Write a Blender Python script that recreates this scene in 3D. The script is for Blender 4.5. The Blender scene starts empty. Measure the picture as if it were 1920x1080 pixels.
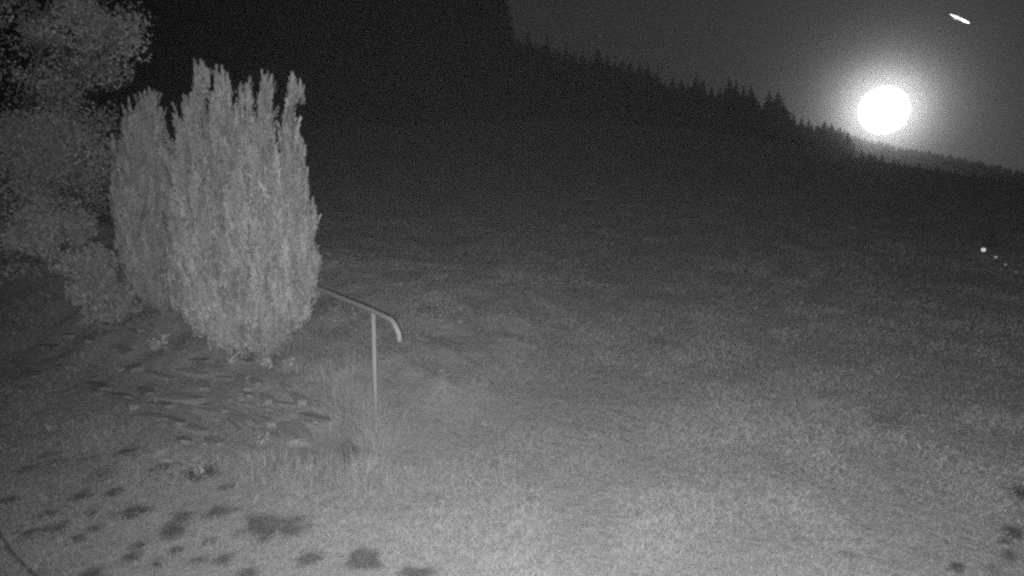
import bpy, math, random
import numpy as np
from mathutils import Vector, Matrix

# ------------------------------------------------------------------ scene, camera, light
sc = bpy.context.scene
col = sc.collection
rng = np.random.default_rng(7)
random.seed(7)

W, H, F = 1920.0, 1080.0, 1371.0          # photograph size, focal length in its pixels (70 degree lens)
PITCH = math.radians(7.0)
CAMZ = 2.82
cam_d = bpy.data.cameras.new('camera')
cam = bpy.data.objects.new('camera', cam_d); col.objects.link(cam)
cam_d.sensor_width = 36.0
cam_d.lens = 36.0 * F / W
cam_d.clip_start = 0.05; cam_d.clip_end = 8000
cam.location = (0, 0, CAMZ)
cam.rotation_euler = (math.pi/2 - PITCH, 0, 0)
sc.camera = cam

CP, SP = math.cos(PITCH), math.sin(PITCH)
def ray(u, v):
    a, b = (u - W/2)/F, (H/2 - v)/F
    return Vector((a, CP + b*SP, -SP + b*CP))

MOON = ray(1658, 205)
moon_az = math.atan2(MOON.x, MOON.y)
moon_el = math.atan2(MOON.z, math.hypot(MOON.x, MOON.y))

w = bpy.data.worlds.new('World'); sc.world = w; w.use_nodes = True
nt = w.node_tree; nt.nodes.clear()
sky = nt.nodes.new('ShaderNodeTexSky'); sky.sky_type = 'NISHITA'; sky.sun_disc = False
sky.sun_elevation = moon_el; sky.sun_rotation = moon_az
sky.air_density = 1.0; sky.dust_density = 0.3; sky.ozone_density = 0.0
bw = nt.nodes.new('ShaderNodeRGBToBW')
bg = nt.nodes.new('ShaderNodeBackground'); bg.inputs['Strength'].default_value = 0.0056
wo = nt.nodes.new('ShaderNodeOutputWorld')
nt.links.new(sky.outputs[0], bw.inputs[0]); nt.links.new(bw.outputs[0], bg.inputs['Color']); nt.links.new(bg.outputs[0], wo.inputs['Surface'])

sun_d = bpy.data.lights.new('moonlight', 'SUN'); sun_d.energy = 0.034; sun_d.angle = math.radians(4.0)
sun = bpy.data.objects.new('moonlight', sun_d); col.objects.link(sun)
sun.rotation_euler = (-MOON).to_track_quat('-Z', 'Y').to_euler()

# the infrared lamp of the night camera, just under its lens: the light the photograph was taken by
ir_d = bpy.data.lights.new('infrared_lamp', 'SPOT'); ir_d.energy = 1470
ir_d.spot_size = math.radians(136); ir_d.spot_blend = 1.0; ir_d.shadow_soft_size = 0.02
ir = bpy.data.objects.new('infrared_lamp', ir_d); col.objects.link(ir)
ir.location = (-0.02, 0.05, CAMZ - 0.055)
ir.rotation_euler = ray(1255, 420).to_track_quat('-Z', 'Y').to_euler()

sc.view_settings.view_transform = 'Standard'; sc.view_settings.look = 'None'
sc.view_settings.exposure = 0.0; sc.view_settings.gamma = 1.0
sc.view_settings.use_curve_mapping = False
sc.render.engine = 'CYCLES'
sc.cycles.filter_width = 2.5                   # the soft little lens
sc.cycles.use_adaptive_sampling = True; sc.cycles.adaptive_threshold = 0.03
sc.cycles.use_denoising = False               # sensor grain, as in the night photograph
sc.cycles.sample_clamp_direct = 12.0; sc.cycles.sample_clamp_indirect = 1.0
sc.cycles.max_bounces = 4; sc.cycles.diffuse_bounces = 2; sc.cycles.volume_bounces = 0
sc.cycles.transparent_max_bounces = 4

# ------------------------------------------------------------------ helpers
def smooth(a, b, x):
    t = np.clip((x - a)/(b - a), 0, 1)
    return t*t*(3 - 2*t)

def _hash(ix, iy, iz, seed):
    h = (ix.astype(np.int64)*374761393 + iy.astype(np.int64)*668265263 + iz.astype(np.int64)*2147483647 + seed*1274126177) & 0xffffffff
    h = ((h ^ (h >> 13))*1274126177) & 0xffffffff
    return ((h ^ (h >> 16)) & 0xffff)/65535.0

def noise(x, y, z=None, seed=0):
    if z is None:
        x = np.asarray(x, float); y = np.asarray(y, float)
        fx, fy = np.floor(x), np.floor(y); tx, ty = x-fx, y-fy
        tx, ty = tx*tx*(3-2*tx), ty*ty*(3-2*ty); ix, iy = fx.astype(np.int64), fy.astype(np.int64)
        def h(a, b):
            q = (a*374761393 + b*668265263 + seed*1274126177) & 0xffffffff
            q = ((q ^ (q >> 13))*1274126177) & 0xffffffff
            return ((q ^ (q >> 16)) & 0xffff)/65535.0
        return (h(ix, iy)*(1-tx) + h(ix+1, iy)*tx)*(1-ty) + (h(ix, iy+1)*(1-tx) + h(ix+1, iy+1)*tx)*ty
    x, y, z = np.broadcast_arrays(np.asarray(x, float), np.asarray(y, float), np.asarray(z, float))
    fx, fy, fz = np.floor(x), np.floor(y), np.floor(z)
    tx, ty, tz = x-fx, y-fy, z-fz
    tx, ty, tz = [t*t*(3-2*t) for t in (tx, ty, tz)]
    r = 0
    for dx in (0, 1):
        for dy in (0, 1):
            for dz in (0, 1):
                wgt = (tx if dx else 1-tx)*(ty if dy else 1-ty)*(tz if dz else 1-tz)
                r = r + wgt*_hash(fx+dx, fy+dy, fz+dz, seed)
    return r

def fbm(x, y, z=None, seed=0, o=4):
    r, a, s = 0, 0.5, 0
    for k in range(o):
        r = r + a*noise(np.asarray(x)*2**k, np.asarray(y)*2**k, None if z is None else np.asarray(z)*2**k, seed+k); s += a; a *= .5
    return r/s

def setp(o, label=None, cat=None, group=None, kind=None):
    if label: o['label'] = label
    if cat: o['category'] = cat
    if group: o['group'] = group
    if kind: o['kind'] = kind
    return o

def empty(name, loc=(0, 0, 0), rz=0, **k):
    o = bpy.data.objects.new(name, None); col.objects.link(o)
    o.location = loc; o.rotation_euler = (0, 0, rz); o.empty_display_size = 0.1
    return setp(o, **k)

def link(name, me, mat=None, parent=None, **k):
    o = bpy.data.objects.new(name, me); col.objects.link(o)
    if mat is not None and len(me.materials) == 0: me.materials.append(mat)
    if parent is not None: o.parent = parent
    return setp(o, **k)

def tri_mesh(name, V, tone=None, n=3):
    """V: (T*n,3) vertices, every n of them one face"""
    V = np.asarray(V, np.float32).reshape(-1, 3)
    me = bpy.data.meshes.new(name)
    nv = len(V); nf = nv//n
    me.vertices.add(nv); me.vertices.foreach_set('co', V.ravel())
    me.loops.add(nv); me.loops.foreach_set('vertex_index', np.arange(nv, dtype=np.int32))
    me.polygons.add(nf); me.polygons.foreach_set('loop_start', np.arange(0, nv, n, dtype=np.int32))
    me.update(calc_edges=True)
    if tone is not None:
        at = me.attributes.new('tone', 'FLOAT', 'POINT')
        at.data.foreach_set('value', np.repeat(np.asarray(tone, np.float32), n) if len(tone) == nf else np.asarray(tone, np.float32))
    return me

def poly_mesh(name, V, Fc, smooth_=False):
    me = bpy.data.meshes.new(name); me.from_pydata([tuple(map(float, v)) for v in V], [], Fc); me.update()
    if smooth_: me.polygons.foreach_set('use_smooth', [True]*len(me.polygons))
    return me

def tube(P, R, seg=10, caps=True):
    """verts, faces of a tube through points P with radii R"""
    P = [Vector(p) for p in P]
    if not hasattr(R, '__len__'): R = [R]*len(P)
    V, Fc = [], []
    for i, p in enumerate(P):
        t = (P[min(i+1, len(P)-1)] - P[max(i-1, 0)]).normalized()
        a = t.orthogonal().normalized() if i == 0 else (a - t*a.dot(t)).normalized()
        b = t.cross(a)
        for k in range(seg):
            an = 2*math.pi*k/seg
            V.append(p + (a*math.cos(an) + b*math.sin(an))*R[i])
    for i in range(len(P)-1):
        for k in range(seg):
            k2 = (k+1) % seg
            Fc.append((i*seg+k, i*seg+k2, (i+1)*seg+k2, (i+1)*seg+k))
    if caps:
        Fc.append(tuple(range(seg))[::-1]); Fc.append(tuple((len(P)-1)*seg+k for k in range(seg)))
    return V, Fc

class MB:
    def __init__(s): s.V, s.F = [], []
    def add(s, V, Fc):
        o = len(s.V); s.V += [tuple(v) for v in V]; s.F += [tuple(i+o for i in f) for f in Fc]; return s
    def tube(s, P, R, seg=8, caps=True): return s.add(*tube(P, R, seg, caps))
    def mesh(s, name, sm=True): return poly_mesh(name, s.V, s.F, sm)

def mat(name, lo, hi=None, attr=False, rough=0.85, scale=20.0, bump=0.0, spec=0.2, metal=0.0, translucent=0.0):
    m = bpy.data.materials.new(name); m.use_nodes = True
    t = m.node_tree; b = t.nodes['Principled BSDF']
    b.inputs['Roughness'].default_value = rough; b.inputs['Specular IOR Level'].default_value = spec
    b.inputs['Metallic'].default_value = metal
    hi = lo if hi is None else hi
    ramp = t.nodes.new('ShaderNodeMix'); ramp.data_type = 'RGBA'
    ramp.inputs[6].default_value = (lo, lo, lo, 1); ramp.inputs[7].default_value = (hi, hi, hi, 1)
    if attr:
        a = t.nodes.new('ShaderNodeAttribute'); a.attribute_name = 'tone'
        t.links.new(a.outputs['Fac'], ramp.inputs[0])
    else:
        tc = t.nodes.new('ShaderNodeTexCoord'); n = t.nodes.new('ShaderNodeTexNoise')
        n.inputs['Scale'].default_value = scale; n.inputs['Detail'].default_value = 5
        t.links.new(tc.outputs['Object'], n.inputs['Vector']); t.links.new(n.outputs['Fac'], ramp.inputs[0])
        if bump:
            bp = t.nodes.new('ShaderNodeBump'); bp.inputs['Strength'].default_value = bump; bp.inputs['Distance'].default_value = 0.02
            t.links.new(n.outputs['Fac'], bp.inputs['Height']); t.links.new(bp.outputs[0], b.inputs['Normal'])
    t.links.new(ramp.outputs[2], b.inputs['Base Color'])
    return m

M = dict(
    grass=mat('grass_blades', 0.25, 0.50, attr=True, spec=0.05),
    juniper=mat('juniper_needles', 0.16, 0.62, attr=True, spec=0.05),
    leaf=mat('broad_leaves', 0.22, 0.72, attr=True, spec=0.1),
    weed=mat('pale_weed_leaves', 0.22, 0.55, attr=True, spec=0.1),
    straw=mat('dry_stalks', 0.22, 0.50, attr=True, spec=0.1),
    bark=mat('bark', 0.10, 0.30, scale=30, bump=0.6),
    spruce=mat('spruce_needles', 0.08, 0.18, attr=True, spec=0.05),
    sbark=mat('spruce_bark', 0.05, 0.12, scale=10),
    stone=mat('weathered_stone', 0.22, 0.46, scale=9, bump=0.7),
    pale_stone=mat('pale_lichen_stone', 0.22, 0.58, scale=11, bump=0.7),
    steel=mat('galvanised_steel', 0.26, 0.42, scale=60, rough=0.6, bump=0.1),
    hose=mat('dark_rubber', 0.13, 0.20, scale=40, rough=0.6),
    dark=mat('dark_plastic', 0.04, 0.06, scale=40, rough=0.5),
    membrane=mat('insect_membrane', 0.03, 0.10, scale=300, rough=0.6),
    moth=mat('pale_insect_wing', 0.75, 0.9, scale=60, rough=0.7),
)
def emit(name, s):
    m = bpy.data.materials.new(name); m.use_nodes = True; t = m.node_tree; t.nodes.clear()
    e = t.nodes.new('ShaderNodeEmission'); e.inputs['Strength'].default_value = s
    o = t.nodes.new('ShaderNodeOutputMaterial'); t.links.new(e.outputs[0], o.inputs['Surface']); return m

# ------------------------------------------------------------------ terrain
SLOPE = math.tan(math.radians(7.5))
B0 = np.array([-1.50, 5.35]); BU = np.array([-0.90, 0.436]); BN = np.array([0.436, 0.90])
def bank_st(x, y):
    dx, dy = x - B0[0], y - B0[1]
    return dx*BU[0] + dy*BU[1], dx*BN[0] + dy*BN[1]
def bank_h(x, y):
    s, t = bank_st(x, y)
    return (0.34 + 0.07*np.clip(s, 0, 6))*smooth(-0.05, 2.1, t)*smooth(-1.0, 0.6, s)*(1 - smooth(3.0, 7.5, t))

far_x = [-4000, 300, 900, 1300, 1450, 1550, 1600, 1700, 1800, 1900, 2100, 2600, 5000]
far_v = [140, 140, 165, 205, 225, 256, 278, 300, 318, 340, 372, 385, 385]
PATCH_H = []                                   # hollows: x, y, radius, depth
def height(x, y):
    x = np.asarray(x, float); y = np.asarray(y, float)
    r = np.hypot(x, y)
    yy = np.where(y > -4, y, -4)
    z = SLOPE*yy
    xp = np.clip(x, 0, None)
    z = z - np.where(xp < 60, 0.0024*xp**2, 0.0024*3600 + 0.288*(xp - 60))
    z = z + bank_h(x, y)
    z = z + 0.03*(fbm(x*0.35, y*0.35, seed=3, o=3) - .5)*smooth(2, 6, r) + 0.5*(fbm(x*0.03, y*0.03, seed=9, o=2)-.5)*smooth(20, 80, r)
    z = z + 0.018*(fbm(x*2.2, y*2.2, seed=5, o=3) - .5)*(1 - smooth(15, 40, r))
    z = z + 0.15*(fbm(x*3.1, y*3.1, seed=15, o=2) - .5)*smooth(0.02, .2, bank_h(x, y))
    for (hx, hy, hr, hd) in PATCH_H:
        z = z - hd*np.exp(-((x-hx)**2 + (y-hy)**2)/hr**2)
    # far ridge
    u = W/2 + F*np.tan(np.clip(np.arctan2(x, np.clip(y, 1e-3, None)), -1.2, 1.2))
    u = np.where(y <= 0, np.where(x > 0, 5000, -4000), u)
    v = np.interp(u, far_x, far_v)
    b = (H/2 - v)/F; a = (u - W/2)/F
    el = (-SP + b*CP)/np.hypot(a, CP + b*SP)
    zf = CAMZ + np.minimum(r, 560)*el - 0.06*np.clip(r - 560, 0, None)
    k = smooth(190, 430, r)*(y > 0)
    return z*(1-k) + zf*k

def g(x, y): return float(height(np.array([x]), np.array([y]))[0])

def pix(u, v, far=400.0):
    """the point of the terrain seen at a pixel of the photograph"""
    d = ray(u, v); d = d/math.hypot(d.x, d.y)
    t = np.geomspace(2.5, far, 900)
    dz = CAMZ + d.z*t - height(d.x*t, d.y*t)
    i = np.argmax(dz < 0)
    if dz[i] >= 0: i = len(t)-1
    lo, hi = t[max(i-1, 0)], t[i]
    for _ in range(18):
        m = (lo+hi)/2
        if CAMZ + d.z*m - g(d.x*m, d.y*m) < 0: hi = m
        else: lo = m
    return Vector((d.x*hi, d.y*hi, g(d.x*hi, d.y*hi)))

def at_depth(u, v, D):
    d = ray(u, v); return Vector((0, 0, CAMZ)) + d*(D/d.y)

hp = pix(600, 822); PATCH_H.append((hp.x, hp.y, 0.26, 0.30))

patches_px = [(245,960,30,14),(322,990,22,18),(336,972,20,13),(500,985,38,26),(545,990,34,20),(570,1050,25,14),(690,1048,34,17),
    (192,890,27,15),(213,922,18,8),(300,878,32,7),(370,888,30,12),(148,930,27,8),(168,960,18,9),(90,965,22,7),
    (108,988,26,9),(178,992,15,6),(415,958,27,9),(255,1025,17,8),(395,1014,13,7),(370,1050,24,7),(415,1052,15,10),
    (468,1075,27,13),(295,1058,13,9),(248,1045,16,8),(90,853,20,5),(105,868,20,6),(160,860,22,6),(10,940,16,6),
    (1916,922,15,15),(1895,1042,16,10),(1902,998,15,12),(1885,1012,10,6),(1800,1065,13,7),(1866,1068,13,9),
    (430,912,18,6),(780,1074,35,10),(930,872,14,6),(1080,882,14,8),(1660,788,28,15),(140,1010,18,6),(60,1000,15,6),
    (165,1078,22,9),(330,1032,12,6),(50,880,16,6),(235,845,20,6),(1240,640,22,8),(1590,1040,18,8),(820,935,18,7),(990,935,16,6)]
PATCH = []
for (u, v, hw, hh) in patches_px:
    c = pix(u, v); e = pix(u + hw, v); n_ = pix(u, v - hh); s_ = pix(u, v + hh) if v + hh < 1200 else c
    ra = math.hypot(e.x-c.x, e.y-c.y); rb = max(0.5*math.hypot(n_.x-s_.x, n_.y-s_.y), 0.04)
    strength = 1.0
    if (u, v) in ((1660,788),(1240,640),(930,872),(1080,882),(820,935),(990,935),(1590,1040)): strength = 0.4
    if u < 200 and v < 900: strength = .6
    PATCH.append((c.x, c.y, ra, rb, strength))

def soil_and_shade(x, y):
    """bare dark earth between the grass, and painted shade in the hollow: 0 .. 1"""
    m = np.zeros_like(x)
    jit = 1.7*(fbm(x*11, y*11, seed=21, o=4) - .5)
    for (cx, cy, ra, rb, st) in PATCH:
        r = math.hypot(cx, cy); ux, uy = cy/r, -cx/r
        near = (np.abs(x-cx) < 2*max(ra, rb)) & (np.abs(y-cy) < 2*max(ra, rb))
        dx, dy = x[near]-cx, y[near]-cy
        q = np.sqrt(((dx*ux + dy*uy)/ra)**2 + ((-dx*uy + dy*ux)/rb)**2)
        m[near] = np.maximum(m[near], st*(1 - smooth(0.55, 1.35, q + jit[near])))
    s, t = bank_st(x, y)
    b = smooth(-0.1, 0.25, t + .5*jit)*(1 - smooth(2.2, 3.4, t))*smooth(-0.30, 0.2, s + .3*jit)*0.28
    m = np.maximum(m, b*(0.65 + 0.7*fbm(x*4, y*4, seed=31, o=3)).clip(0, 1.1))
    for (hx, hy, hr, hd) in PATCH_H:
        m = np.maximum(m, np.exp(-((x-hx)**2 + (y-hy)**2)/(hr*1.25)**2))  # shade of the hollow, painted in as dark ground
    return np.clip(m, 0, 1)

# ground sheet: rings round the camera, finer in front
az_f = np.radians(np.arange(-44, 44.01, 0.45)); az_b = np.radians(np.arange(48, 312, 6.0))
AZ = np.concatenate([az_f, az_b])
RR = np.concatenate([[0.4, 1.2, 2.2, 3.0], np.geomspace(3.4, 60, 380), np.geomspace(62, 650, 100)])
rr, aa = np.meshgrid(RR, AZ, indexing='ij')
gx, gy = rr*np.sin(aa), rr*np.cos(aa)
gz = height(gx, gy); gs = soil_and_shade(gx, gy)
nA, nR = len(AZ), len(RR)
V = np.stack([gx, gy, gz], -1).reshape(-1, 3).astype(np.float32)
i0 = (np.arange(nR-1)[:, None]*nA + np.arange(nA)[None, :])
j1 = (np.arange(nA)+1) % nA
i1 = (np.arange(nR-1)[:, None]*nA + j1[None, :])
Q = np.stack([i0, i1, i1+nA, i0+nA], -1).reshape(-1, 4)
me = bpy.data.meshes.new('ground')
me.vertices.add(len(V)+1); me.vertices.foreach_set('co', np.vstack([V, [[0, 0, g(0, 0)]]]).astype(np.float32).ravel())
cap = np.stack([np.full(nA, len(V)), j1, np.arange(nA)], -1)
loops = np.concatenate([Q.ravel(), cap.ravel()]).astype(np.int32)
me.loops.add(len(loops)); me.loops.foreach_set('vertex_index', loops)
me.polygons.add(len(Q)+nA)
me.polygons.foreach_set('loop_start', np.concatenate([np.arange(len(Q))*4, len(Q)*4 + np.arange(nA)*3]).astype(np.int32))
me.update(calc_edges=True)
me.polygons.foreach_set('use_smooth', np.ones(len(Q)+nA, bool))
at = me.attributes.new('soil_and_shade', 'FLOAT', 'POINT'); at.data.foreach_set('value', np.append(gs.ravel(), 0).astype(np.float32))
gm = bpy.data.materials.new('meadow_ground'); gm.use_nodes = True
t = gm.node_tree; b = t.nodes['Principled BSDF']; b.inputs['Roughness'].default_value = 0.95; b.inputs['Specular IOR Level'].default_value = 0.05
geo = t.nodes.new('ShaderNodeNewGeometry')
def nz(scale, det=6):
    n = t.nodes.new('ShaderNodeTexNoise'); n.inputs['Scale'].default_value = scale; n.inputs['Detail'].default_value = det
    n.inputs['Roughness'].default_value = 0.7
    t.links.new(geo.outputs['Position'], n.inputs['Vector']); return n.outputs['Fac']
def mixc(fac, a, c):
    m = t.nodes.new('ShaderNodeMix'); m.data_type = 'RGBA'
    for sock, v in ((m.inputs[0], fac), (m.inputs[6], a), (m.inputs[7], c)):
        if isinstance(v, (int, float)): sock.default_value = v if sock == m.inputs[0] else (v, v, v, 1)
        else: t.links.new(v, sock)
    return m.outputs[2]
def contrast(s, a, c):
    m = t.nodes.new('ShaderNodeMapRange'); m.inputs[1].default_value = a; m.inputs[2].default_value = c
    t.links.new(s, m.inputs[0]); return m.outputs[0]
fine = mixc(contrast(nz(14), .25, .75), 0.22, 0.44)
broad = mixc(contrast(nz(0.5, 4), .3, .7), 0.34, 0.46)
near_c = mixc(0.4, fine, broad)
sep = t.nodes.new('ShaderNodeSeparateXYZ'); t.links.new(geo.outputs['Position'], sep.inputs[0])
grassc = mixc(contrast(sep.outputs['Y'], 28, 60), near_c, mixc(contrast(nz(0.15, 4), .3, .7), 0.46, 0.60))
soil_shade_c = mixc(contrast(nz(22), .3, .7), 0.07, 0.18)
sa = t.nodes.new('ShaderNodeAttribute'); sa.attribute_name = 'soil_and_shade'
t.links.new(mixc(sa.outputs['Fac'], grassc, soil_shade_c), b.inputs['Base Color'])
bp = t.nodes.new('ShaderNodeBump'); bp.inputs['Strength'].default_value = 0.8; bp.inputs['Distance'].default_value = 0.04
t.links.new(nz(9), bp.inputs['Height']); t.links.new(bp.outputs[0], b.inputs['Normal'])
link('ground', me, gm, kind='structure')

# ------------------------------------------------------------------ moon and hazy air
mo = ray(1657, 207).normalized()*2600
bm_v, bm_f = [], []
ns, nr_ = 48, 24
for i in range(nr_+1):
    th = math.pi*i/nr_
    for k in range(ns):
        ph = 2*math.pi*k/ns
        bm_v.append((math.sin(th)*math.cos(ph), math.sin(th)*math.sin(ph), math.cos(th)))
for i in range(nr_):
    for k in range(ns):
        bm_f.append((i*ns+k, i*ns+(k+1) % ns, (i+1)*ns+(k+1) % ns, (i+1)*ns+k))
moon = link('moon', poly_mesh('moon', bm_v, bm_f, True), emit('moon_surface', 16.0),
            label='full white moon glowing just above the treeline of the far ridge', cat='moon')
moon.location = mo + Vector((0, 0, CAMZ)); moon.scale = [2600*43/F/1.12]*3

# ------------------------------------------------------------------ spruces
def spruce_mesh(seed, tiers=17, narrow=1.0):
    """unit-high conifer crown: drooping jagged whorls of branches"""
    R = np.random.default_rng(seed)
    T, tone = [], []
    for k in range(tiers):
        f = k/(tiers-1)
        zt = 0.06 + 0.92*f
        rad = narrow*(0.20*(1-f)**0.85 + 0.012)
        n = max(5, int(15*(1-f)+5))
        for j in range(n):
            an = 2*math.pi*(j + R.uniform(-.4, .4))/n + k
            L = rad*R.uniform(.6, 1.2); dz = -L*R.uniform(.15, .55)
            z0 = zt + R.uniform(-.015, .015)
            d = np.array([math.cos(an), math.sin(an), 0]); s = np.array([-d[1], d[0], 0])
            wd = L*R.uniform(.28, .45)
            o = np.array([0, 0, z0 + .02]); tip = d*L + [0, 0, z0 + dz - 0.01]
            mid = d*L*.55 + [0, 0, z0 + dz*.35]
            hang = np.array([0, 0, -0.035*(1-f) - .012])
            tn = R.uniform(0, 1)
            for tri in ((o, mid + s*wd, tip), (o, tip, mid - s*wd), (mid + s*wd, tip, mid + hang*1.6 + s*wd*.3), (mid - s*wd, mid + hang*1.6 - s*wd*.3, tip), (o, o + hang*2, tip + hang)):
                T += list(tri); tone.append(tn)
    top = [np.array([.008, 0, .95]), np.array([-.006, .006, .95]), np.array([0, 0, 1.0])]
    T += top; tone.append(.5)
    return tri_mesh('spruce_crown', np.array(T), tone)
crowns = [spruce_mesh(100+i, narrow=[1.0, .85, 1.15, .95][i]) for i in range(4)]
for c in crowns: c.materials.append(M['spruce'])
trunkV, trunkF = tube([(0, 0, -.03), (0, 0, .3), (0, 0, .97)], [.022, .016, .003], 7)
trunk_me = poly_mesh('spruce_trunk', trunkV, trunkF, True); trunk_me.materials.append(M['sbark'])

def spruce(u, v_tip, r, label, group, wid=1.0, kind=None, base_z=None):
    d = ray(u, v_tip); hd = math.hypot(d.x, d.y)
    x, y = d.x/hd*r, d.y/hd*r
    z = g(x, y) - .2
    ztop = CAMZ + d.z/hd*r
    hgt = max(ztop - z, 3.0)
    z = ztop - hgt
    e = empty('spruce_tree', (x, y, z), rng.uniform(0, 6.28), label=label, cat='tree', group=group)
    e.scale = (hgt*wid, hgt*wid, hgt)
    k = int(rng.integers(4))
    link('crown', crowns[k], None, e); link('trunk', trunk_me, None, e)
    return e

GA = 'spruces along the forest edge on the hill'
LA = 'dark spruce in the close row of tips along the hilltop forest edge'
named = {
    (990,62): 'tall dark spruce near the left end of the hilltop forest edge',
    (1025,68): 'slim pointed spruce standing proud near the left end of the forest edge',
    (1122,92): 'pointed spruce rising above its neighbours in the middle of the forest edge',
    (1232,135): 'spruce at the step where the forest skyline suddenly drops',
    (1305,142): 'pointed spruce in the clump right of the skyline step',
    (1367,143): 'tallest wide spruce of the clump left of the moon, beside a gap',
    (1408,162): 'narrow spruce just left of the notch before the twin tops',
    (1443,170): 'left one of the twin spruce tops standing alone left of the moon',
    (1459,172): 'right one of the twin spruce tops standing alone left of the moon',
    (1488,208): 'small spruce at the right foot of the twin spruce tops',
}
front = [(955,66),(972,70),(990,62),(1008,80),(1025,68),(1042,92),(1062,85),(1076,96),(1092,95),(1107,103),(1122,92),(1140,104),(1153,114),(1167,112),
    (1182,113),(1200,115),(1215,117),(1232,135),(1247,155),(1262,143),(1278,147),(1291,158),(1305,142),(1318,149),(1334,162),(1350,164),(1367,143),
    (1381,149),(1394,160),(1408,162),(1424,192),(1443,170),(1459,172),(1472,193),(1488,208),(1503,220),(1517,222),(1532,230),(1546,226),(1560,229),(1576,238),(1590,246)]
ORD = 'first second third fourth fifth sixth seventh eighth ninth tenth eleventh twelfth thirteenth fourteenth fifteenth sixteenth seventeenth eighteenth nineteenth twentieth'.split()
ORD += ['twenty-'+w_ for w_ in ORD[:9]] + ['thirtieth'] + ['thirty-'+w_ for w_ in ORD[:9]] + ['fortieth', 'forty-first', 'forty-second']
for i_, (u, v) in enumerate(front):
    LA = 'dark spruce, %s from the left along the hilltop forest edge' % ORD[i_]
    r = 128 + 30*rng.random() + (18 if u > 1480 else 0)
    spruce(u, v, r, named.get((u, v), LA), GA, wid=rng.uniform(1.5, 2.3))
# the dark stand on the left, taller than the picture
GB = 'tall spruces behind the junipers'
for i, u in enumerate([905, 840, 770, 700, 640, 560, 480, 400, 310]):
    spruce(u + rng.uniform(-8, 8), -90 - 25*i + rng.uniform(-30, 30) if i else -40, 92 + 10*rng.random(),
           ['tall dark spruce at the right edge of the stand cut by the picture top'][0] if i == 0 else 'tall dark spruce of the stand behind the junipers, its top out of view', GB, wid=1.3)
# far ridge
GC = 'spruces on the far ridge under the moon'
ux = 1585.0
while ux < 1945:
    vv = np.interp(ux, [1580, 1600, 1640, 1680, 1720, 1760, 1800, 1850, 1900, 1950], [246, 252, 266, 272, 277, 286, 296, 305, 321, 338]) + rng.uniform(-4, 5)
    spruce(ux, vv, 520 + 30*rng.random(), 'small distant spruce on the far ridge skyline below and right of the moon', GC, wid=1.5)
    ux += rng.uniform(7, 12)

# the wood behind and below those skyline trees, which reads as one mass
def wood(name, spots, label, scale_w=1.3):
    VV, TT = [], []
    src = []
    for c in crowns:
        a = np.empty(len(c.vertices)*3, np.float32); c.vertices.foreach_get('co', a)
        tn = np.empty(len(c.vertices), np.float32); c.attributes['tone'].data.foreach_get('value', tn)
        src.append((a.reshape(-1, 3), tn))
    for (x, y, z, hgt) in spots:
        a, tn = src[int(rng.integers(4))]
        an = rng.uniform(0, 6.28); c_, s_ = math.cos(an), math.sin(an)
        p = a*np.array([hgt*scale_w, hgt*scale_w, hgt])
        VV.append(np.stack([p[:, 0]*c_ - p[:, 1]*s_ + x, p[:, 0]*s_ + p[:, 1]*c_ + y, p[:, 2] + z], -1)); TT.append(tn)
    return link(name, tri_mesh(name, np.vstack(VV), np.concatenate(TT)), M['spruce'], label=label, cat='forest', kind='stuff')
fu = [p[0] for p in front]; fv = [p[1] for p in front]
spots = []
for i in range(520):
    u = rng.uniform(600, 1600); r = rng.uniform(122, 200)
    top = np.interp(u, [600, 955] + fu[1:], [20, 70] + fv[1:]) + rng.uniform(6, 60)
    d = ray(u, top); hd = math.hypot(d.x, d.y); x, y = d.x/hd*r, d.y/hd*r; z = g(x, y) - .2
    hgt = CAMZ + d.z/hd*r - z
    if hgt > 3: spots.append((x, y, z, hgt))
for i in range(140):
    u = rng.uniform(-120, 925); r = rng.uniform(104, 150); d = ray(u, rng.uniform(-160, -20)); hd = math.hypot(d.x, d.y); x, y = d.x/hd*r, d.y/hd*r; z = g(x, y) - .2
    spots.append((x, y, z, CAMZ + d.z/hd*r - z))
for i in range(420):
    u = rng.uniform(1540, 1960); r = rng.uniform(90, 190); d = ray(u, 300); hd = math.hypot(d.x, d.y); x, y = d.x/hd*r, d.y/hd*r
    spots.append((x, y, g(x, y) - .1, rng.uniform(.006, .013)*r))
wood('spruce_wood', spots, 'dark mass of spruce wood below the skyline on the hill')
spots = []
for i in range(420):
    u = rng.uniform(1540, 2000); r = rng.uniform(380, 545); d = ray(u, 300); hd = math.hypot(d.x, d.y)
    x, y = d.x/hd*r, d.y/hd*r; spots.append((x, y, g(x, y)-.2, rng.uniform(4, 7)))
wood('far_spruce_wood', spots, 'distant spruce wood covering the far ridge under the moon', 1.6)

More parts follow.
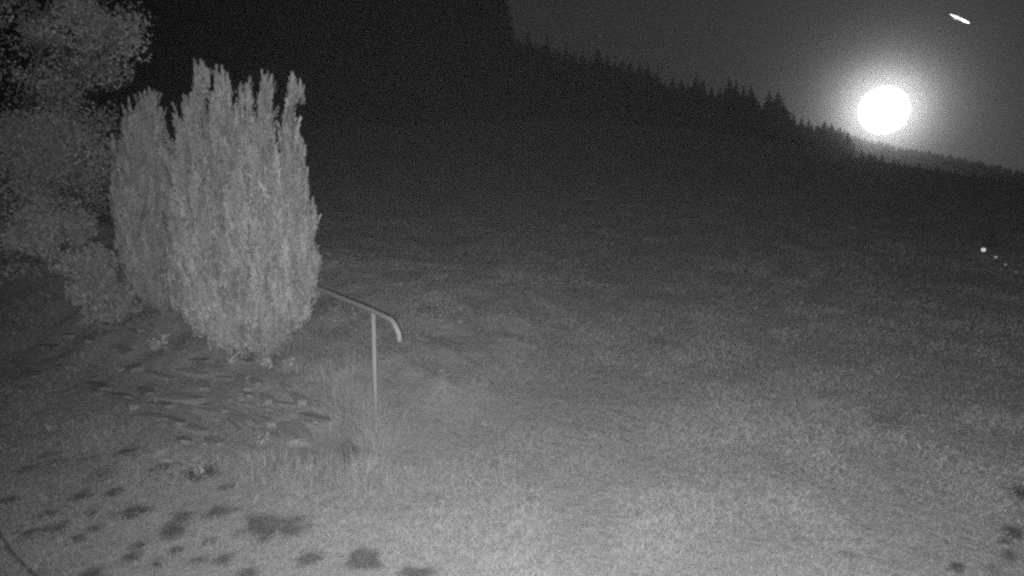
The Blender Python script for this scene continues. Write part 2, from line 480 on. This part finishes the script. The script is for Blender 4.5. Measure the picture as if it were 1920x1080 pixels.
# ------------------------------------------------------------------ junipers
def juniper(name, label, spires, base, D, dens, seed):  # noqa
    """spires: lists of (u, v, half-width px, depth offset) from tip to foot"""
    R = np.random.default_rng(seed)
    bp_ = pix(*base)
    root = empty(name, bp_, label=label, cat='shrub', group='upright junipers on the bank')
    inv = np.array(bp_)
    for si, sp in enumerate(spires):
        P = np.array([at_depth(u, v, D + dy) for (u, v, hw, dy) in sp]); RW = np.array([max(hw*.92 - 5, 1.0)*(D+dy)/F for (u, v, hw, dy) in sp])
        seg = np.linalg.norm(np.diff(P, axis=0), axis=1); L = np.concatenate([[0], np.cumsum(seg)])
        area = np.trapezoid(2*math.pi*RW, L) if hasattr(np, 'trapezoid') else np.trapz(2*math.pi*RW, L)
        n = int(dens*area) + 60
        ls = np.linspace(0, L[-1], 300); wgt = np.interp(ls, L, RW) + 0.005; cdf = np.cumsum(wgt)/wgt.sum()
        ns = int(n*0.055) + 5
        VV, TT = [], []
        # upright pointed shoots all over the column
        ls_ = np.interp(R.random(ns), cdf, ls); an = R.uniform(0, 2*math.pi, ns)
        rad = np.interp(ls_, L, RW)
        lump = 0.45 + 0.85*noise(np.cos(an)*2.6 + 9, np.sin(an)*2.6 + 9, ls_*1.3 + si*7.7, seed=seed)
        o = np.stack([np.cos(an), np.sin(an), np.zeros(ns)], -1)
        c = np.stack([np.interp(ls_, L, P[:, k]) for k in range(3)], -1) + o*(rad*lump*R.uniform(.65, 1.0, ns))[:, None]
        axs = np.array([0, 0, 1.0]) + o*R.uniform(.0, .28, (ns, 1)) + R.normal(0, .10, (ns, 3)); axs /= np.linalg.norm(axs, axis=1)[:, None]
        Ls = np.minimum(R.uniform(.12, .34, ns), rad*2.2 + .09); rs = np.minimum(R.uniform(.022, .040, ns), rad*.5 + .010)
        c[:, 2] -= Ls*.5
        for q_ in range(3):                     # the leader itself
            c[q_] = P[0] - np.array([R.normal(0, .006), R.normal(0, .006), .05 + .05*q_]); axs[q_] = np.array([R.normal(0, .12), R.normal(0, .12), 1]); Ls[q_] = .13; rs[q_] = .010 + .005*q_
        ok = c[:, 2] > height(c[:, 0], c[:, 1]) + .02
        c, o, axs, Ls, rs = c[ok], o[ok], axs[ok], Ls[ok], rs[ok]; ns = len(c)
        stone_ = np.clip(R.normal(.50, .20, ns) + .5*(noise(c[:, 0]*5, c[:, 1]*5, c[:, 2]*1.2, seed=seed+5) - .5), .02, .98)
        m = 84
        tq = np.tile(R.random(m)**.9, (ns, 1)); tq = R.random((ns, m))**.85
        rdir = R.normal(0, 1, (ns, m, 3)); rdir[..., 2] *= .2; rdir /= np.linalg.norm(rdir, axis=2)[..., None]
        pos = c[:, None] + axs[:, None]*(Ls[:, None]*tq)[..., None] + rdir*(rs[:, None]*(1-tq)**.7*np.sqrt(R.random((ns, m))))[..., None]
        dv = axs[:, None] + rdir*R.uniform(.1, .8, (ns, m, 1)) + R.normal(0, .15, (ns, m, 3)); dv /= np.linalg.norm(dv, axis=2)[..., None]
        VV.append((pos, dv, R.uniform(.018, .042, (ns, m, 1)), np.repeat(stone_[:, None], m, 1) + R.normal(0, .10, (ns, m))))
        # foliage inside the column
        nf = int(n*.20) + 10
        lf = np.interp(R.random(nf), cdf, ls); an = R.uniform(0, 2*math.pi, nf); rf = np.interp(lf, L, RW)*R.uniform(.1, .72, nf)
        o = np.stack([np.cos(an), np.sin(an), np.zeros(nf)], -1)
        c = np.stack([np.interp(lf, L, P[:, k]) for k in range(3)], -1) + o*rf[:, None]
        c = c[c[:, 2] > height(c[:, 0], c[:, 1]) + .05]; nf = len(c)
        pos = c[:, None] + R.normal(0, .02, (nf, 9, 3)); dv = np.array([0, 0, 1.]) + R.normal(0, .35, (nf, 9, 3)); dv /= np.linalg.norm(dv, axis=2)[..., None]
        VV.append((pos, dv, R.uniform(.03, .055, (nf, 9, 1)), np.clip(R.normal(.4, .15, (nf, 9)), 0, 1)))
        tri = []
        for (pos, dv, ln, tn) in VV:
            pos, dv, ln, tn = pos.reshape(-1, 3), dv.reshape(-1, 3), ln.reshape(-1, 1), tn.reshape(-1)
            side = np.cross(dv, R.normal(0, 1, pos.shape)); side /= np.linalg.norm(side, axis=1)[:, None] + 1e-9
            wd = R.uniform(.0035, .0065, (len(pos), 1))
            tri.append(np.stack([pos - side*wd, pos + side*wd, pos + dv*ln], 1).reshape(-1, 3)); TT.append(tn)
        VV = np.vstack(tri) - inv; tone = np.clip(np.concatenate(TT), 0, 1)
        link('spire', tri_mesh('juniper_spire', VV, tone), M['juniper'], root)
        # wispy forked leader at the tip
    mb = MB()
    for sp in spires[:]:
        foot = at_depth(*sp[-1][:2], D + sp[-1][3]); mid = at_depth(*sp[len(sp)//2][:2], D + sp[len(sp)//2][3]); tip = at_depth(*sp[0][:2], D + sp[0][3])
        mb.tube([Vector((0, 0, -.05)), foot - bp_, mid - bp_, (mid*.2+tip*.8) - bp_], [.05, .035, .02, .004], 6)
    link('stem', mb.mesh('juniper_stems'), M['bark'], root)
    return root

JD = pix(470, 668).y
jun_r = [
    # back row of pointed leaders
    [(377,128,2,0.1),(374,150,8,0.1),(370,180,17,0.1),(360,230,30,0.1),(352,300,38,0.1),(352,400,48,0.1),(370,500,55,0.1),(410,590,45,0.1),(450,650,20,0)],
    [(415,142,3,0.15),(410,165,8,0.15),(412,195,20,0.15),(412,250,30,0.15),(412,330,40,0.15),(420,450,50,0.1),(440,560,45,0.1),(462,650,20,0)],
    [(452,172,2,0.2),(450,190,6,0.2),(446,230,14,0.2),(444,290,26,0.2),(446,400,40,0.1),(456,540,40,0),(468,650,18,0)],
    [(466,162,3,0.1),(466,185,8,0.1),(468,225,16,0.1),(470,300,30,0.1),(470,420,40,0),(470,560,40,0),(472,655,18,0)],
    [(501,152,3,0.1),(499,170,10,0.1),(496,200,18,0.1),(492,260,28,0.1),(490,340,36,0.05),(492,450,45,0),(490,570,48,0),(480,658,22,0)],
    [(552,157,4,0.1),(546,180,8,0.1),(544,205,9,0.1),(544,230,16,0.1),(546,270,24,0.1),(546,330,34,0.05),(548,420,46,0),(540,520,52,0),(515,600,50,0),(486,662,20,0)],
    # forked wisps beside the leaders
    [(389,136,2,.1),(381,150,5,.1),(374,176,10,.1)], [(369,128,2,.12),(374,145,4,.12),(374,170,8,.12)],
    [(426,153,3,.15),(417,166,6,.15),(412,190,12,.15)], [(407,140,2,.15),(410,158,5,.15),(411,180,9,.15)],
    [(566,168,2,.1),(555,177,5,.1),(547,195,7,.1)], [(547,152,2,.1),(549,170,5,.1),(545,200,7,.1)],
    [(430,182,3,.15),(427,200,8,.15),(424,235,14,.15)], [(495,150,2,.1),(497,170,5,.1),(496,195,10,.1)], [(508,158,2,.1),(503,175,6,.1),(499,200,10,.1)],
    [(536,212,3,.1),(536,235,8,.1),(540,270,16,.1)],
    # front columns
    [(372,320,4,-.45),(372,345,12,-.45),(372,400,24,-.45),(378,470,38,-.4),(396,560,50,-.3),(440,640,30,-.1)],
    [(447,308,4,-.5),(447,335,13,-.5),(445,390,26,-.5),(445,470,40,-.5),(450,560,52,-.4),(466,645,36,-.15)],
    [(515,290,5,-.4),(512,330,16,-.4),(512,400,30,-.45),(512,480,42,-.45),(506,560,50,-.35),(484,650,30,-.1)],
    [(588,388,5,-.1),(580,415,14,-.1),(574,460,22,-.1),(568,520,30,-.1),(550,580,34,-.1),(505,645,26,0)],
    [(592,478,4,-.1),(588,500,9,-.1),(580,540,16,-.1),(560,585,24,-.1)],
    [(340,420,6,-.35),(335,470,24,-.35),(340,530,36,-.3),(375,590,36,-.2),(430,640,24,-.1)],
]
juniper('juniper_shrub', 'large pale juniper with several forked pointed tops beside the handrail', jun_r, (470, 668), JD, 2600, 41)
JL = JD + 1.0
jun_l = [
    [(281,180,9,0),(279,195,21,0),(275,215,34,0),(274,240,45,0),(276,290,50,0),(276,380,54,0),(285,470,56,0),(300,540,50,0),(325,585,30,0)],
    [(236,222,5,.1),(236,245,11,.1),(237,290,17,.1),(243,350,24,.1),(255,440,26,.1),(280,540,30,.1)],
    [(212,268,3,0),(212,290,6,0),(214,330,9,0),(222,390,16,0),(240,470,24,0),(272,545,28,0)],
    [(318,268,6,0.0),(318,300,16,0.0),(318,350,26,0.0),(320,420,36,0.0),(326,490,44,0.0),(345,570,40,0.0)],
    [(262,330,6,-.3),(262,380,24,-.3),(268,450,36,-.3),(290,530,40,-.2),(330,590,26,-.1)],
]
juniper('juniper_shrub', 'smaller juniper with one broad rounded cone top, left of the forked one', jun_l, (320, 588), JL, 2400, 43)

# ------------------------------------------------------------------ broad-leaved tree and bushes on the left
def leaf_cloud(R, centers, radii, n, size, seed, gap=.45):
    """leaves as folded quads scattered in clumps round the centres"""
    k = R.choice(len(centers), n, p=np.array(radii)**2/np.sum(np.array(radii)**2))
    d = R.normal(0, 1, (n, 3)); d /= np.linalg.norm(d, axis=1)[:, None]
    c = np.array(centers)[k] + d*(np.array(radii)[k]*R.uniform(.2, 1, n)**.6)[:, None]*np.array([1, 1, .8])
    f = noise(c[:, 0]*3.2, c[:, 1]*3.2, c[:, 2]*3.2, seed=seed)
    c = c[f > gap]; n = len(c)
    ax = R.normal(0, 1, (n, 3)) + np.array([0, 0, -.3]); ax /= np.linalg.norm(ax, axis=1)[:, None]
    s = np.cross(ax, R.normal(0, 1, (n, 3))); s /= np.linalg.norm(s, axis=1)[:, None]
    L = size*R.uniform(.6, 1.3, (n, 1)); wd = L*R.uniform(.28, .42, (n, 1))
    nn = np.cross(ax, s)
    a, b_, c2, d2 = c, c + ax*L*.5 + s*wd + nn*L*.1, c + ax*L, c + ax*L*.5 - s*wd + nn*L*.1
    V = np.stack([a, b_, c2, a, c2, d2], 1).reshape(-1, 3)
    tone = np.clip(.45 + .5*(noise(c[:, 0]*2, c[:, 1]*2, c[:, 2]*2, seed=seed+1)-.5) + R.normal(0, .2, n), 0, 1)
    return V, np.repeat(tone, 2)

def grow(mb, R, p, d, L, r, depth, tips):
    q = p + d*L
    mid = p + d*L*.5 + Vector(R.normal(0, .06*L, 3))
    mb.tube([p, mid, q], [r, r*.8, r*.6], 6)
    if depth == 0: tips.append(q); return
    tips.append(q)
    for k in range(3 if depth > 1 else 4):
        nd = (d + Vector(R.normal(0, .55, 3)) + Vector((0, 0, .12))).normalized()
        grow(mb, R, q if k else mid, nd, L*R.uniform(.6, .85), r*.58, depth-1, tips)

def broadleaf(name, label, base, hgt, spread, n, size, seed, cat, depth=4, group=None, gap=.45, lean=(0, 0), tone_k=1.0):
    R = np.random.default_rng(seed)
    root = empty(name, base, label=label, cat=cat, group=group)
    mb, tips = MB(), []
    grow(mb, R, Vector((0, 0, -.1)), Vector((lean[0], lean[1], 1)).normalized(), hgt*.36, hgt*.022, depth, tips)
    tip = np.array([tuple(q) for q in tips]); 
    rad = [hgt*spread*R.uniform(.6, 1.2) for _ in tip]
    Vl, tn = leaf_cloud(R, tip, rad, n, size, seed, gap); tn = tn*tone_k
    Vw = Vl + np.array(base)
    link('trunk' if cat == 'tree' else 'stem', mb.mesh('branches'), M['bark'], root)
    link('crown' if cat == 'tree' else 'foliage', tri_mesh('leaves', Vl, tn), M['leaf'], root)
    return root

def ground_at(u, D):
    p = at_depth(u, 500, D); return Vector((p.x, p.y, g(p.x, p.y)))
broadleaf('broadleaf_tree', 'dark leafy tree with loose crown at the upper left corner', ground_at(-25, 11.5), 5.4, .09, 90000, .048, 51, 'tree', gap=.56, tone_k=1.35)
bush_spots = [
    (150, 10.2, 2.2, 'loose bush left of the small rounded juniper, under the leafy tree', 61),
    (40, 9.9, 2.3, 'broad dim bush at the left picture edge under the leafy tree', 62),
    (85, 8.9, 1.15, 'low pale-leaved bush in front at the left, above the stony bank', 63),
    (180, JL - .25, .90, 'low bush tucked against the left foot of the small juniper', 64),
    (-40, 8.8, 1.3, 'dark bush cut by the left picture edge beside the bank', 65),
]
for (u, D, hgt, lab, sd) in bush_spots:
    broadleaf('leafy_bush', lab, ground_at(u, D), hgt,   .20, 16000, .048, sd, 'bush', depth=3, group='bushes at the left', gap=.44, tone_k=.5 if sd == 64 else .72)

# ------------------------------------------------------------------ stony bank
def stone_mesh(seed):
    R = np.random.default_rng(seed)
    import bmesh
    bm = bmesh.new(); bmesh.ops.create_cube(bm, size=1)
    bmesh.ops.subdivide_edges(bm, edges=bm.edges[:], cuts=2, use_grid_fill=True)
    for v in bm.verts:
        p = v.co; q = p.normalized()*.62
        v.co = p*.62 + q*.38 + Vector(R.normal(0, .075, 3))
    me = bpy.data.meshes.new('stone'); bm.to_mesh(me); bm.free(); return me
stones = [stone_mesh(i) for i in range(6)]
for s in stones: s.materials.append(M['stone'])
pstones = [s.copy() for s in stones]
for s in pstones: s.materials.clear(); s.materials.append(M['pale_stone'])
c0 = pix(400, 740)
bank = empty('stone_bank', c0, label='low bank of flat weathered stones in slanting courses below the junipers', cat='stone bank')
stone_px = [(440,782,52,1),(487,783,36,1),(540,799,62,1),(577,780,48,1),(325,746,52,1),(272,731,36,1),(450,758,18,1),(497,809,12,1),
    (398,827,28,1),(286,781,28,1),(350,696,34,1),(372,676,32,0),(406,691,28,0),(450,728,22,1),(466,741,20,0),(531,724,18,1),(240,563,46,1),
    (182,722,42,1),(216,741,32,1),(151,661,14,1),(166,636,24,0),(520,676,18,1),(365,806,40,0),(330,790,36,0),(420,745,34,0),(500,745,30,0),
    (380,720,34,0),(300,705,34,0),(250,690,32,0),(230,655,30,0),(330,655,28,0),(560,745,34,0),(590,765,30,0),(420,710,26,0),(120,690,34,0),
    (90,650,30,0),(200,610,28,0),(260,620,24,0),(480,715,26,0),(540,760,30,0),(130,630,26,0),(300,760,40,0),(395,770,40,0),(250,755,30,0),
    (345,826,30,0),(455,842,34,0),(520,820,36,0),(60,700,30,0)]
for i, (u, v, wp, pale) in enumerate(stone_px):
    p = pix(u, v); dist = math.hypot(p.x, p.y, p.z - CAMZ)
    L = wp*dist/F*1.15
    o = link('stone', (pstones if pale else stones)[i % 6], None, bank)
    dxv = BU*1.0; rz = math.atan2(.70, -.71) + random.uniform(-.3, .3)
    o.location = Vector((p.x, p.y, p.z + .004)) - c0
    o.rotation_euler = (random.uniform(-.15, .15), random.uniform(-.12, .12), rz)
    o.scale = (L*(2.6 if pale else 1.5), L*random.uniform(.42, .65), max(.04, L*random.uniform(.14, .24)))

# fallen leaves and bits of stalk on the bank
R = np.random.default_rng(88); n = 5200
ss, tt_ = R.uniform(-.4, 7.5, n), R.uniform(-.5, 2.9, n)
lx, ly = B0[0] + BU[0]*ss + BN[0]*tt_, B0[1] + BU[1]*ss + BN[1]*tt_
kp = fbm(lx*3, ly*3, seed=90, o=3) > R.uniform(.3, .7, n); lx, ly = lx[kp], ly[kp]; n = len(lx)
cc = np.stack([lx, ly, height(lx, ly) + R.uniform(.005, .03, n)], -1)
aa_ = math.atan2(.70, -.71) + R.normal(0, .7, n); dv = np.stack([np.cos(aa_), np.sin(aa_), R.normal(0, .25, n)], -1); sv = np.stack([-np.sin(aa_), np.cos(aa_), R.normal(.3, .5, n)], -1)
Ll = R.uniform(.015, .07, (n, 1)); wl = R.uniform(.005, .014, (n, 1))
Vl = np.stack([cc - dv*Ll, cc + sv*wl, cc + dv*Ll, cc - dv*Ll, cc + dv*Ll, cc - sv*wl], 1).reshape(-1, 3)
link('leaf_litter', tri_mesh('leaf_litter', Vl, np.repeat(np.clip(R.normal(.35, .25, n), 0, 1), 2)), M['straw'], label='fallen leaves and dry bits scattered over the stony bank', cat='leaf litter', kind='stuff')

# ------------------------------------------------------------------ handrail
pb = pix(706, 800)
PD = pb.y
ptop = at_depth(699, 586, PD)
ptop = Vector((pb.x, pb.y, ptop.z))
hr = empty('handrail', pb, label='grey tubular steel handrail with bent-down end on a single post', cat='handrail')
def rel(p): return p - pb
far_end = at_depth(585, 536, PD + 1.15); far2 = at_depth(430, 474, PD + 3.0)
e1 = at_depth(726, 596, PD - .22); e2 = at_depth(741, 610, PD - .33); e3 = at_depth(748, 626, PD - .36); e4 = at_depth(750, 641, PD - .36)
j = Vector((ptop.x, ptop.y, ptop.z))
jr = at_depth(700, 583, PD)
rail_p = [far2, far_end.lerp(far2, .5), far_end, far_end.lerp(jr, .5), jr, jr.lerp(e1, .6), e1, e1.lerp(e2, .5) + Vector((.008, -.005, .01)), e2, e3, e4]
mb = MB(); mb.tube([rel(p) for p in rail_p], .0215, 12); link('top_rail', mb.mesh('top_rail'), M['steel'], hr)
mb = MB(); mb.tube([Vector((0, 0, -.15)), rel(jr - Vector((0, 0, .5))), rel(jr - Vector((0, 0, .015)))], .0205, 12); link('post', mb.mesh('post'), M['steel'], hr)
p2 = Vector((far2.x, far2.y, g(far2.x, far2.y) - .1))
mb = MB(); mb.tube([rel(p2), rel(far2 - Vector((0, 0, .015)))], .0205, 10); link('post', mb.mesh('post'), M['steel'], hr)

# ------------------------------------------------------------------ weeds, tall grass tufts, twigs
def blades(R, n, hgt, spread, wid, curl=.5):
    a = R.uniform(0, 6.283, n); r0 = spread*np.sqrt(R.random(n))*.6
    base = np.stack([np.cos(a)*r0, np.sin(a)*r0, np.full(n, -.02)], -1)
    a2 = a + R.normal(0, .8, n); out = np.stack([np.cos(a2), np.sin(a2), np.zeros(n)], -1)
    h = hgt*R.uniform(.15, 1.1, n)[:, None]; bend = h*R.uniform(.1, curl, n)[:, None]
    mid = base + np.array([0, 0, 1.])*h*.6 + out*bend*.35; tip = base + np.array([0, 0, 1.])*h*.95 + out*bend
    s = np.stack([-np.sin(a2 + R.normal(0, 1, n)), np.cos(a2), np.zeros(n)], -1); s /= np.linalg.norm(s, axis=1)[:, None] + 1e-6
    w_ = wid*R.uniform(.6, 1.2, n)[:, None]
    V = np.stack([base - s*w_, base + s*w_, mid + s*w_*.7, base - s*w_, mid + s*w_*.7, mid - s*w_*.7, mid - s*w_*.7, mid + s*w_*.7, tip], 1).reshape(-1, 3)
    tone = np.repeat(np.clip(R.normal(.5, .25, n), 0, 1), 3)
    return V, tone
tuft_px = [(622,705,.26,.22,150,'pale soft grass tuft left of the handrail post'),
    (655,775,.36,.30,190,'tall upright grass tuft at the foot of the handrail post'),
    (690,905,.28,.26,200,'ragged pale grass tuft in front of the dark hollow'),
    (735,800,.20,.22,140,'grass tuft just right of the foot of the handrail post'),
    (580,900,.20,.28,170,'long drooping grass tuft below the dark hollow'),
    (500,885,.20,.28,170,'pale drooping grass tuft at the lower right end of the bank'),
    (760,905,.15,.22,120,'loose pale grass tuft right of the ragged one by the hollow'),
    (625,860,.16,.14,90,'thin grass tuft growing in the dark hollow'),
    (940,880,.13,.16,90,'small pale grass tuft alone in the middle of the meadow'),
    (1080,875,.12,.14,80,'small pale grass tuft farther right in the open meadow'),
    (660,690,.22,.16,100,'thin grass tuft behind and left of the handrail post'),
    (690,800,.36,.22,130,'tall soft grass left of the handrail post base'),
    (708,828,.38,.20,130,'tallest grass tuft, screening the foot of the handrail post'),
    (698,806,.30,.10,70,'tall thin grass growing against the handrail post'),
    (722,822,.22,.14,70,'sparse grass tuft in front of the handrail post'),
    (560,690,.16,.16,90,'short tuft under the right side of the large juniper')]
for i, (u, v, hgt, sp, n, lab) in enumerate(tuft_px):
    R = np.random.default_rng(300+i); Vv, tn = blades(R, n*3, hgt, sp*1.5, .0020, 1.3)
    p = pix(u, v)
    e = empty('grass_tuft', p, label=lab, cat='grass tuft', group='grass tufts round the bank')
    link('blades', tri_mesh('tuft_blades', Vv, tn), M['straw'], e)

def weed(u, v, hgt, n, size, label, seed, name='weed_plant'):
    R = np.random.default_rng(seed); p = pix(u, v)
    e = empty(name, p, label=label, cat='weed', group='pale weeds on the bank')
    mb = MB(); V, T = [], []
    for k in range(n):
        a = R.uniform(0, 6.28); ln = R.uniform(.25, .6)
        top = Vector((math.cos(a)*hgt*ln, math.sin(a)*hgt*ln, hgt*R.uniform(.6, 1)))
        mid = top*.5 + Vector((0, 0, hgt*.12))
        mb.tube([Vector((0, 0, -.02)), mid, top], [.005, .004, .002], 5)
        for q in range(7):
            f = R.uniform(.3, 1); c = np.array(mid*(2*f) if f < .5 else mid.lerp(top, 2*f-1))
            ax = R.normal(0, 1, 3) + [0, 0, .3]; ax /= np.linalg.norm(ax); s = np.cross(ax, R.normal(0, 1, 3)); s /= np.linalg.norm(s)
            L = size*R.uniform(.6, 1.2)
            V += [c, c + ax*L*.5 + s*L*.3, c + ax*L, c, c + ax*L, c + ax*L*.5 - s*L*.3]; T += [R.uniform(.3, 1)]*2
    link('stem', mb.mesh('weed_stems'), M['weed' if False else 'bark'], e)
    link('leaves', tri_mesh('weed_leaves', np.array(V), T), M['weed'], e)
weed(302, 668, .22, 16, .05, 'bright leafy weed left of the foot of the large juniper', 401)
weed(345, 640, .30, 8, .03, 'thin stemmed weed just right of the bright leafy one', 402)
weed(500, 697, .12, 10, .05, 'star-shaped pale weed below the foot of the large juniper', 403)
weed(545, 690, .10, 6, .04, 'small weed right of the star-shaped one', 404)
weed(490, 850, .14, 5, .03, 'thin weed with pale tip below the stony bank', 405)
weed(372, 895, .08, 5, .03, 'tiny pale weed among the dark patches of the meadow', 406)

def twig(pts, r, label, name='twig', m='straw'):
    P = [pix(u, v) + Vector((0, 0, dz)) for (u, v, dz) in pts]
    b_ = P[0].copy(); mb = MB(); n = len(P)
    mb.tube([p - b_ for p in P], [r*(1 - .6*i/(n-1)) for i in range(n)], 6)
    me = mb.mesh(name); at_ = me.attributes.new('tone', 'FLOAT', 'POINT'); at_.data.foreach_set('value', [.75]*len(me.vertices))
    o = link(name, me, M[m], label=label, cat='twig'); o.location = b_
twig([(430,682,.02),(440,675,.04),(450,668,.05),(462,668,.10)], .018, 'pale broken branch lying at the foot of the large juniper')
twig([(688,892,.02),(690,880,.03),(691,868,.05),(684,856,.06),(676,862,.03)], .008, 'pale hooked dry stalk standing beside the dark hollow')
twig([(619,806,0),(619,803,.06),(618,800,.14)], .010, 'short upright stick at the right end of the bank')
twig([(612,868,.02),(620,862,.03),(632,858,.03)], .008, 'short pale twig lying across the dark hollow')
twig([(284,612,.02),(292,622,.03),(300,632,.02)], .010, 'small pale stick lying left above the bright weed')

# hose
hp_ = [(-30,960),(-12,985),(6,1014),(24,1042),(46,1064),(70,1086),(100,1110)]
P = [pix(u, v) for (u, v) in hp_]; b0 = P[0].copy(); mb = MB()
mb.tube([p - b0 + Vector((0, 0, .012)) for p in P], .010, 10)
o = link('garden_hose', mb.mesh('garden_hose'), M['hose'], label='thin dark hose lying in the grass at the lower left corner', cat='hose'); o.location = b0

# ------------------------------------------------------------------ glints at the right, made up as small lit lamps
glint_px = [(1843,468,.62,.042,'brightest and leftmost of the four small glints at the right edge, made up as lit lamps'),
    (1866,482,.26,.026,'second from the left of the four small glints at the right edge, made up as lit lamps'),
    (1884,496,.15,.024,'third from the left of the four small glints at the right edge, made up as lit lamps'),
    (1904,510,.085,.026,'dimmest and rightmost of the four small glints at the right edge, made up as lit lamps')]
for (u, v, s, rad, lab) in glint_px:
    p = pix(u, v + 14); e = empty('glint_lamp', p, label=lab, cat='lamp', group='small glints at the right, made up as stake lamps')
    D = p.y; q = at_depth(u, v, D) - p; hz_ = max(q.z, .1)
    mb = MB(); mb.tube([(0, 0, -.05), (0, 0, hz_ - rad)], .007, 6); link('stake', mb.mesh('stake'), M['dark'], e)
    mb = MB(); mb.tube([(0, 0, hz_-rad), (0, 0, hz_-rad*.6), (0, 0, hz_), (0, 0, hz_+rad*.6), (0, 0, hz_+rad*.8)], [rad*.4, rad*.85, rad, rad*.85, rad*.5], 12)
    link('lamp_glass', mb.mesh('lamp_glass'), emit('glint_glow', s), e)
    mb = MB(); mb.tube([(0, 0, hz_+rad*.8), (0, 0, hz_+rad*.95), (0, 0, hz_+rad*1.15)], [rad*.9, rad*.8, rad*.2], 12)
    link('lamp_cap', mb.mesh('lamp_cap'), M['dark'], e)

p = pix(1855, 462); e = empty('young_conifer', p, label='small dim cone-shaped conifer just above the four glints at the right', cat='tree')
e.scale = (.62, .62, .62); link('crown', crowns[2].copy(), None, e); link('trunk', trunk_me, None, e)
# ------------------------------------------------------------------ insect in the lamp light
c = at_depth(1799, 35, 1.7); a = at_depth(1781, 27, 1.7); b_ = at_depth(1818, 44, 1.68)
ax = (b_ - a); L = ax.length; ax.normalize()
e = empty('flying_insect', c, label='small pale flying insect, a bright streak in the sky above the moon', cat='insect')
mb = MB(); mb.tube([ax*L*f for f in (-.5, -.35, -.1, .1, .25, .38, .46, .5)], [L*k for k in (.004, .012, .022, .04, .05, .032, .016, .005)], 10)
link('body', mb.mesh('insect_body'), M['moth'], e)
back = Vector((0, -1, 0)); up = ax.cross(back).normalized()
for s, ww in ((1, .14), (-1, .09)):
    pts = [ax*L*.2, ax*L*.05 + up*s*L*ww*.7, ax*L*-.18 + up*s*L*ww, ax*L*-.34 + up*s*L*ww*.6, ax*L*-.2 + up*s*L*.02]
    V = [p + back*(.001 + .0006) for p in pts] + [p + back*.001 for p in pts]
    Fc = [(0, 1, 2, 3, 4), (9, 8, 7, 6, 5)] + [(i, (i+1) % 5, (i+1) % 5 + 5, i+5) for i in range(5)]
    link('wing', poly_mesh('insect_wing', V, Fc), M['membrane'], e)

# ------------------------------------------------------------------ meadow grass
def meadow(n):
    R = rng
    r = np.exp(R.uniform(math.log(3.6), math.log(60), n)); a = np.radians(R.uniform(-41, 41, n))
    x, y = r*np.sin(a), r*np.cos(a)
    s = soil_and_shade(x, y)
    keep = R.random(n) > s*0.8
    x, y, r, s = x[keep], y[keep], r[keep], s[keep]; n = len(x)
    z = height(x, y)
    clump = fbm(x*2.0, y*2.0, seed=71, o=3); big = fbm(x*.5, y*.5, seed=77, o=3)
    h = (0.022 + 0.022*smooth(.35, .75, clump))*R.uniform(.5, 1.3, n)*(1 - .5*s)
    wd = np.maximum(.0016, .00062*r)*R.uniform(.6, 1.3, n)
    an = R.uniform(0, 6.283, n); ld = R.uniform(0, 6.283, n); le = h*R.uniform(.5, 2.6, n)
    sx, sy = np.cos(an)*wd, np.sin(an)*wd
    A = np.stack([x-sx, y-sy, z-.01], -1); B = np.stack([x+sx, y+sy, z-.01], -1)
    Cc = np.stack([x + np.cos(ld)*le, y + np.sin(ld)*le, z + h], -1)
    tone = np.clip(.45 + .8*(clump-.5) + .5*(big-.5) + R.normal(0, .14, n) - .25*s, 0, 1)
    return tri_mesh('meadow_grass', np.stack([A, B, Cc], 1).reshape(-1, 3), tone)
link('meadow_grass', meadow(520000), M['grass'], label='short dry grass covering the sloping meadow', cat='grass', kind='stuff')

# ------------------------------------------------------------------ hazy night air
zmin = float(gz.min()) - 1.5
ztop = 110.0
V = [(x, y, z) for z in (zmin, ztop) for (x, y) in ((-665, -665), (665, -665), (665, 665), (-665, 665))]
Fc = [(3, 2, 1, 0), (4, 5, 6, 7), (0, 1, 5, 4), (1, 2, 6, 5), (2, 3, 7, 6), (3, 0, 4, 7)]
hm = bpy.data.materials.new('hazy_air'); hm.use_nodes = True; t = hm.node_tree; t.nodes.clear()
pv = t.nodes.new('ShaderNodeVolumePrincipled'); pv.inputs['Color'].default_value = (.9, .9, .9, 1)
pv.inputs['Density'].default_value = 0.0026; pv.inputs['Anisotropy'].default_value = 0.97
pv2 = t.nodes.new('ShaderNodeVolumePrincipled'); pv2.inputs['Color'].default_value = (.9, .9, .9, 1)   # the fine part of the haze, scattering evenly
pv2.inputs['Density'].default_value = 0.00017; pv2.inputs['Anisotropy'].default_value = 0.0
ad = t.nodes.new('ShaderNodeAddShader'); t.links.new(pv.outputs[0], ad.inputs[0]); t.links.new(pv2.outputs[0], ad.inputs[1])
ou = t.nodes.new('ShaderNodeOutputMaterial'); t.links.new(ad.outputs[0], ou.inputs['Volume'])
link('haze', poly_mesh('haze', V, Fc), hm, label='thin night haze glowing round the moon', cat='haze', kind='stuff')
